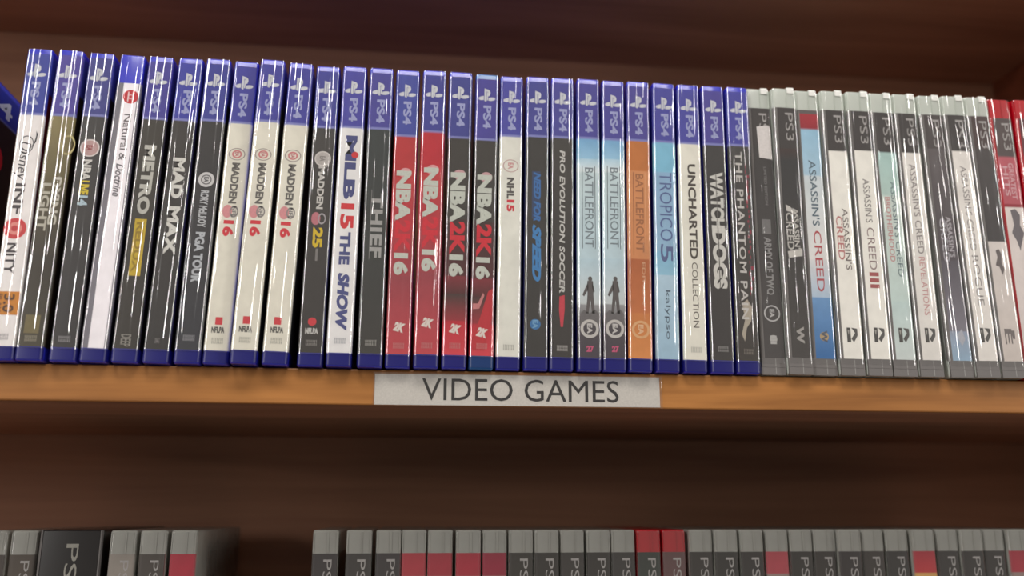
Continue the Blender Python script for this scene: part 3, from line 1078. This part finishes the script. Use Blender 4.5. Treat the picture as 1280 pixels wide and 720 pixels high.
for k, (x, kind, c) in enumerate(LOWX):
    w = 14.0
    lab = LOWLAB[k]
    root = empty('game_case', (x + w / 2, YL + rl.uniform(-1.2, 1.2), ZL), lab, 'game case', 'game cases on the lower shelf')
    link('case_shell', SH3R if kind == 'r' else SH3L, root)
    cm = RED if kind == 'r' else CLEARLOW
    g = Geo()
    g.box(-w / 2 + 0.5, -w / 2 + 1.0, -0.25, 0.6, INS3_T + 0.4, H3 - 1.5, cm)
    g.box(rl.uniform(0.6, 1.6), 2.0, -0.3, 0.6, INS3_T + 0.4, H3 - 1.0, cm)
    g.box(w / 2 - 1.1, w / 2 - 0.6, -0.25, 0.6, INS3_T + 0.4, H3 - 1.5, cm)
    g.build('moulded_rib', root)
    c = c or (90, 80, 74)
    isred = c[0] > 140 and c[1] < 90
    if k == 28:
        bands = [(INS3_T, 146, c, (186, 50, 56)), (146, 100, (206, 160, 90), (200, 150, 90)), (100, INS3_B, (70, 60, 56))]
    elif isred:
        bands = [(INS3_T, 146, c, c), (146, 120, (150, 130, 124), (110, 90, 90)), (120, INS3_B, (70, 60, 60))]
    else:
        bands = [(INS3_T, 133, c, c), (133, INS3_B, (min(255, c[0] + 20), c[1] + 18, c[2] + 16), (80, 76, 74))]
    ins = sheet('spine_sleeve', w, INS3_B, INS3_T, bands_mat('printed_spine_sleeve', bands, H3), root)
    if not isred:
        link('platform_logo', _p3, ins)
    if k in (4, 5):
        cover_sheet(root, w, H3, (128, 110, 92), (120, 100, 84))
    link('shrink_wrap', FILM3[(k * 3 + 1) % len(FILM3)], root)

# wide black case among them
WB = 31.5
wb = empty('box_set', (14.3 + WB / 2, YL - 1, ZL), 'wide black game box among the thin clear-topped cases at lower left', 'game box')
link('box_shell', shell_mesh('box_shell', WB, 171.5, DEP, BLACKPL, r=1.2), wb)
g = Geo()
g.text('PS3', 1.2, 164, 136, 6.4, -0.1, ink((150, 148, 140)), 0.0)
g.build('platform_logo', wb)
g = Geo()
g.box(-WB / 2 - 0.05, -WB / 2 + 0.9, -0.3, 3, 1, 171.0, CLEARDARK)
g.box(WB / 2 - 0.7, WB / 2 + 0.05, -0.3, 3, 1, 171.0, CLEARDARK)
g.build('clear_sleeve_edge', wb)

# ------------------------------------------------------------------ bookcase
bc = empty('bookcase', (180, 110, -640), 'dark brown wooden bookcase whose shelf edge is lighter orange-brown wood', 'bookcase')
W_EDGE = wood('orange_brown_wood', (132, 85, 43), (172, 116, 62), 1.0, 0.45)
W_DARK = wood('dark_brown_wood', (140, 99, 77), (166, 121, 95), 0.8, 0.5)
W_SIDE = wood('reddish_brown_wood', (98, 50, 34), (132, 72, 48), 0.8, 0.5)
OX, OY, OZ = 180, 110, -640


def bpart(name, x0, x1, y0, y1, z0, z1, mat):
    g = Geo()
    g.box(x0 - OX, x1 - OX, y0 - OY, y1 - OY, z0 - OZ, z1 - OZ, mat)
    o = g.build(name, bc)
    bv = o.modifiers.new('softened_edges', 'BEVEL')
    bv.width = 0.0008
    bv.segments = 2
    return o


XL, XR, YF, YB = -420, 722, 4.0, 226
bpart('shelf_board', XL, XR, YF + 3, YB, -18.5, -0.3, W_DARK)
bpart('edge_strip', XL, XR, YF, YF + 3, -18.9, -0.2, W_EDGE)
bpart('shelf_board', XL, XR, YF + 3, YB, ZL - 18.5, ZL - 0.2, W_DARK)
bpart('edge_strip', XL, XR, YF, YF + 3, ZL - 18.9, ZL - 0.1, W_EDGE)
bpart('shelf_board', XL, XR, YF + 3, YB, 300, 318.5, W_DARK)
bpart('edge_strip', XL, XR, YF, YF + 3, 299.5, 319, W_EDGE)
bpart('shelf_board', XL, XR, YF + 3, YB, -640, -600, W_DARK)
bpart('back_panel', XL - 18, XR + 18, YB, YB + 8, -640, 640, W_DARK)
bpart('side_panel', XL - 18, XL, YF, YB, -640, 640, W_SIDE)
bpart('side_panel', XR, XR + 18, YF, YB, -640, 640, W_SIDE)

# ------------------------------------------------------------------ paper label taped to the shelf edge
lb = empty('shelf_label', (267.9, YF - 0.15, -10.0), 'white paper strip label with thin black capitals taped to the wooden shelf edge', 'label')
PAPER = ink((212, 207, 200), 0.7)
g = Geo()
g.poly([(-76.2, -8.6), (76.2, -8.2), (76.2, 8.0), (-76.2, 7.6)], 0, PAPER)
pap = g.build('paper_strip', lb)
vs, fs = glyphs('VIDEO GAMES', 0.0, 0.0)
g = Geo()
g.add([(-51.6 + a * 105.2, -0.05, -5.9 + b * 11.6) for a, b in vs], fs, ink((30, 28, 30)))
g.build('label_lettering', pap)
# clear tape over the strip, crinkled at its right end
n, mrow = 150, 10
v, f = [], []
rt = random.Random(9)
for j in range(mrow + 1):
    for i in range(n + 1):
        x = -77 + 154.5 * i / n
        z = -8.8 + 17.2 * j / mrow
        cr = max(0.0, (x - 56) / 20.0)
        y = -0.16 - (abs(rt.gauss(0, 0.5)) * min(cr, 1) if x > 56 else 0)
        v.append((x, y, z))
for j in range(mrow):
    for i in range(n):
        a = j * (n + 1) + i
        f.append((a, a + 1, a + n + 2, a + n + 1))
mesh_obj('clear_tape', v, f, FILM, lb, smooth=True)

# ------------------------------------------------------------------ light
def area(name, loc, target, sx, sy, power, color=(1, 1, 1)):
    l = bpy.data.lights.new(name, 'AREA')
    l.shape = 'RECTANGLE'
    l.size = sx
    l.size_y = sy
    l.energy = power
    l.color = color
    o = bpy.data.objects.new(name, l)
    COL.objects.link(o)
    o.location = loc
    d = Vector(target) - Vector(loc)
    o.rotation_euler = d.to_track_quat('-Z', 'Y').to_euler()
    return o


area('ceiling_panel_light', (0.25, -1.1, 1.95), (0.27, 0, 0.05), 1.6, 0.5, 44, (1.0, 0.95, 0.88))
area('film_streak_light_left', (-1.55, -1.45, 0.9), (0.2, 0, 0.1), 0.26, 1.7, 37, (1.0, 0.97, 0.93))  # added tall strip, shaped to draw vertical streaks on the film
area('film_streak_light_right', (2.6, -1.25, 0.9), (0.3, 0, 0.1), 0.28, 1.7, 34, (1.0, 0.97, 0.93))  # added strip too, mirrored by the right-hand flanks of the pleats

w = bpy.data.worlds.new('store_ambient')
w.use_nodes = True
bg = w.node_tree.nodes['Background']
bg.inputs[0].default_value = (0.60, 0.55, 0.50, 1)
bg.inputs[1].default_value = 0.36
scene.world = w

# ------------------------------------------------------------------ camera
cx, cy, cz, yaw, pitch, roll, fpx = 210.04, -479.81, -73.38, 0.110796, 0.24006, 0.000475, 1148.9
fwd = Vector((math.sin(yaw) * math.cos(pitch), math.cos(yaw) * math.cos(pitch), math.sin(pitch)))
rgt = Vector((math.cos(yaw), -math.sin(yaw), 0))
up = rgt.cross(fwd)
r2 = rgt * math.cos(roll) + up * math.sin(roll)
u2 = -rgt * math.sin(roll) + up * math.cos(roll)
cam = bpy.data.cameras.new('camera')
co = bpy.data.objects.new('camera', cam)
COL.objects.link(co)
M = Matrix((r2, u2, -fwd)).transposed().to_4x4()
M.translation = Vector((cx, cy, cz)) * MM
co.matrix_world = M
cam.sensor_width = 36
cam.lens = fpx / 1280 * 36
cam.clip_start = 0.01
cam.dof.use_dof = True
cam.dof.focus_distance = 0.5
cam.dof.aperture_fstop = 4.0
scene.camera = co
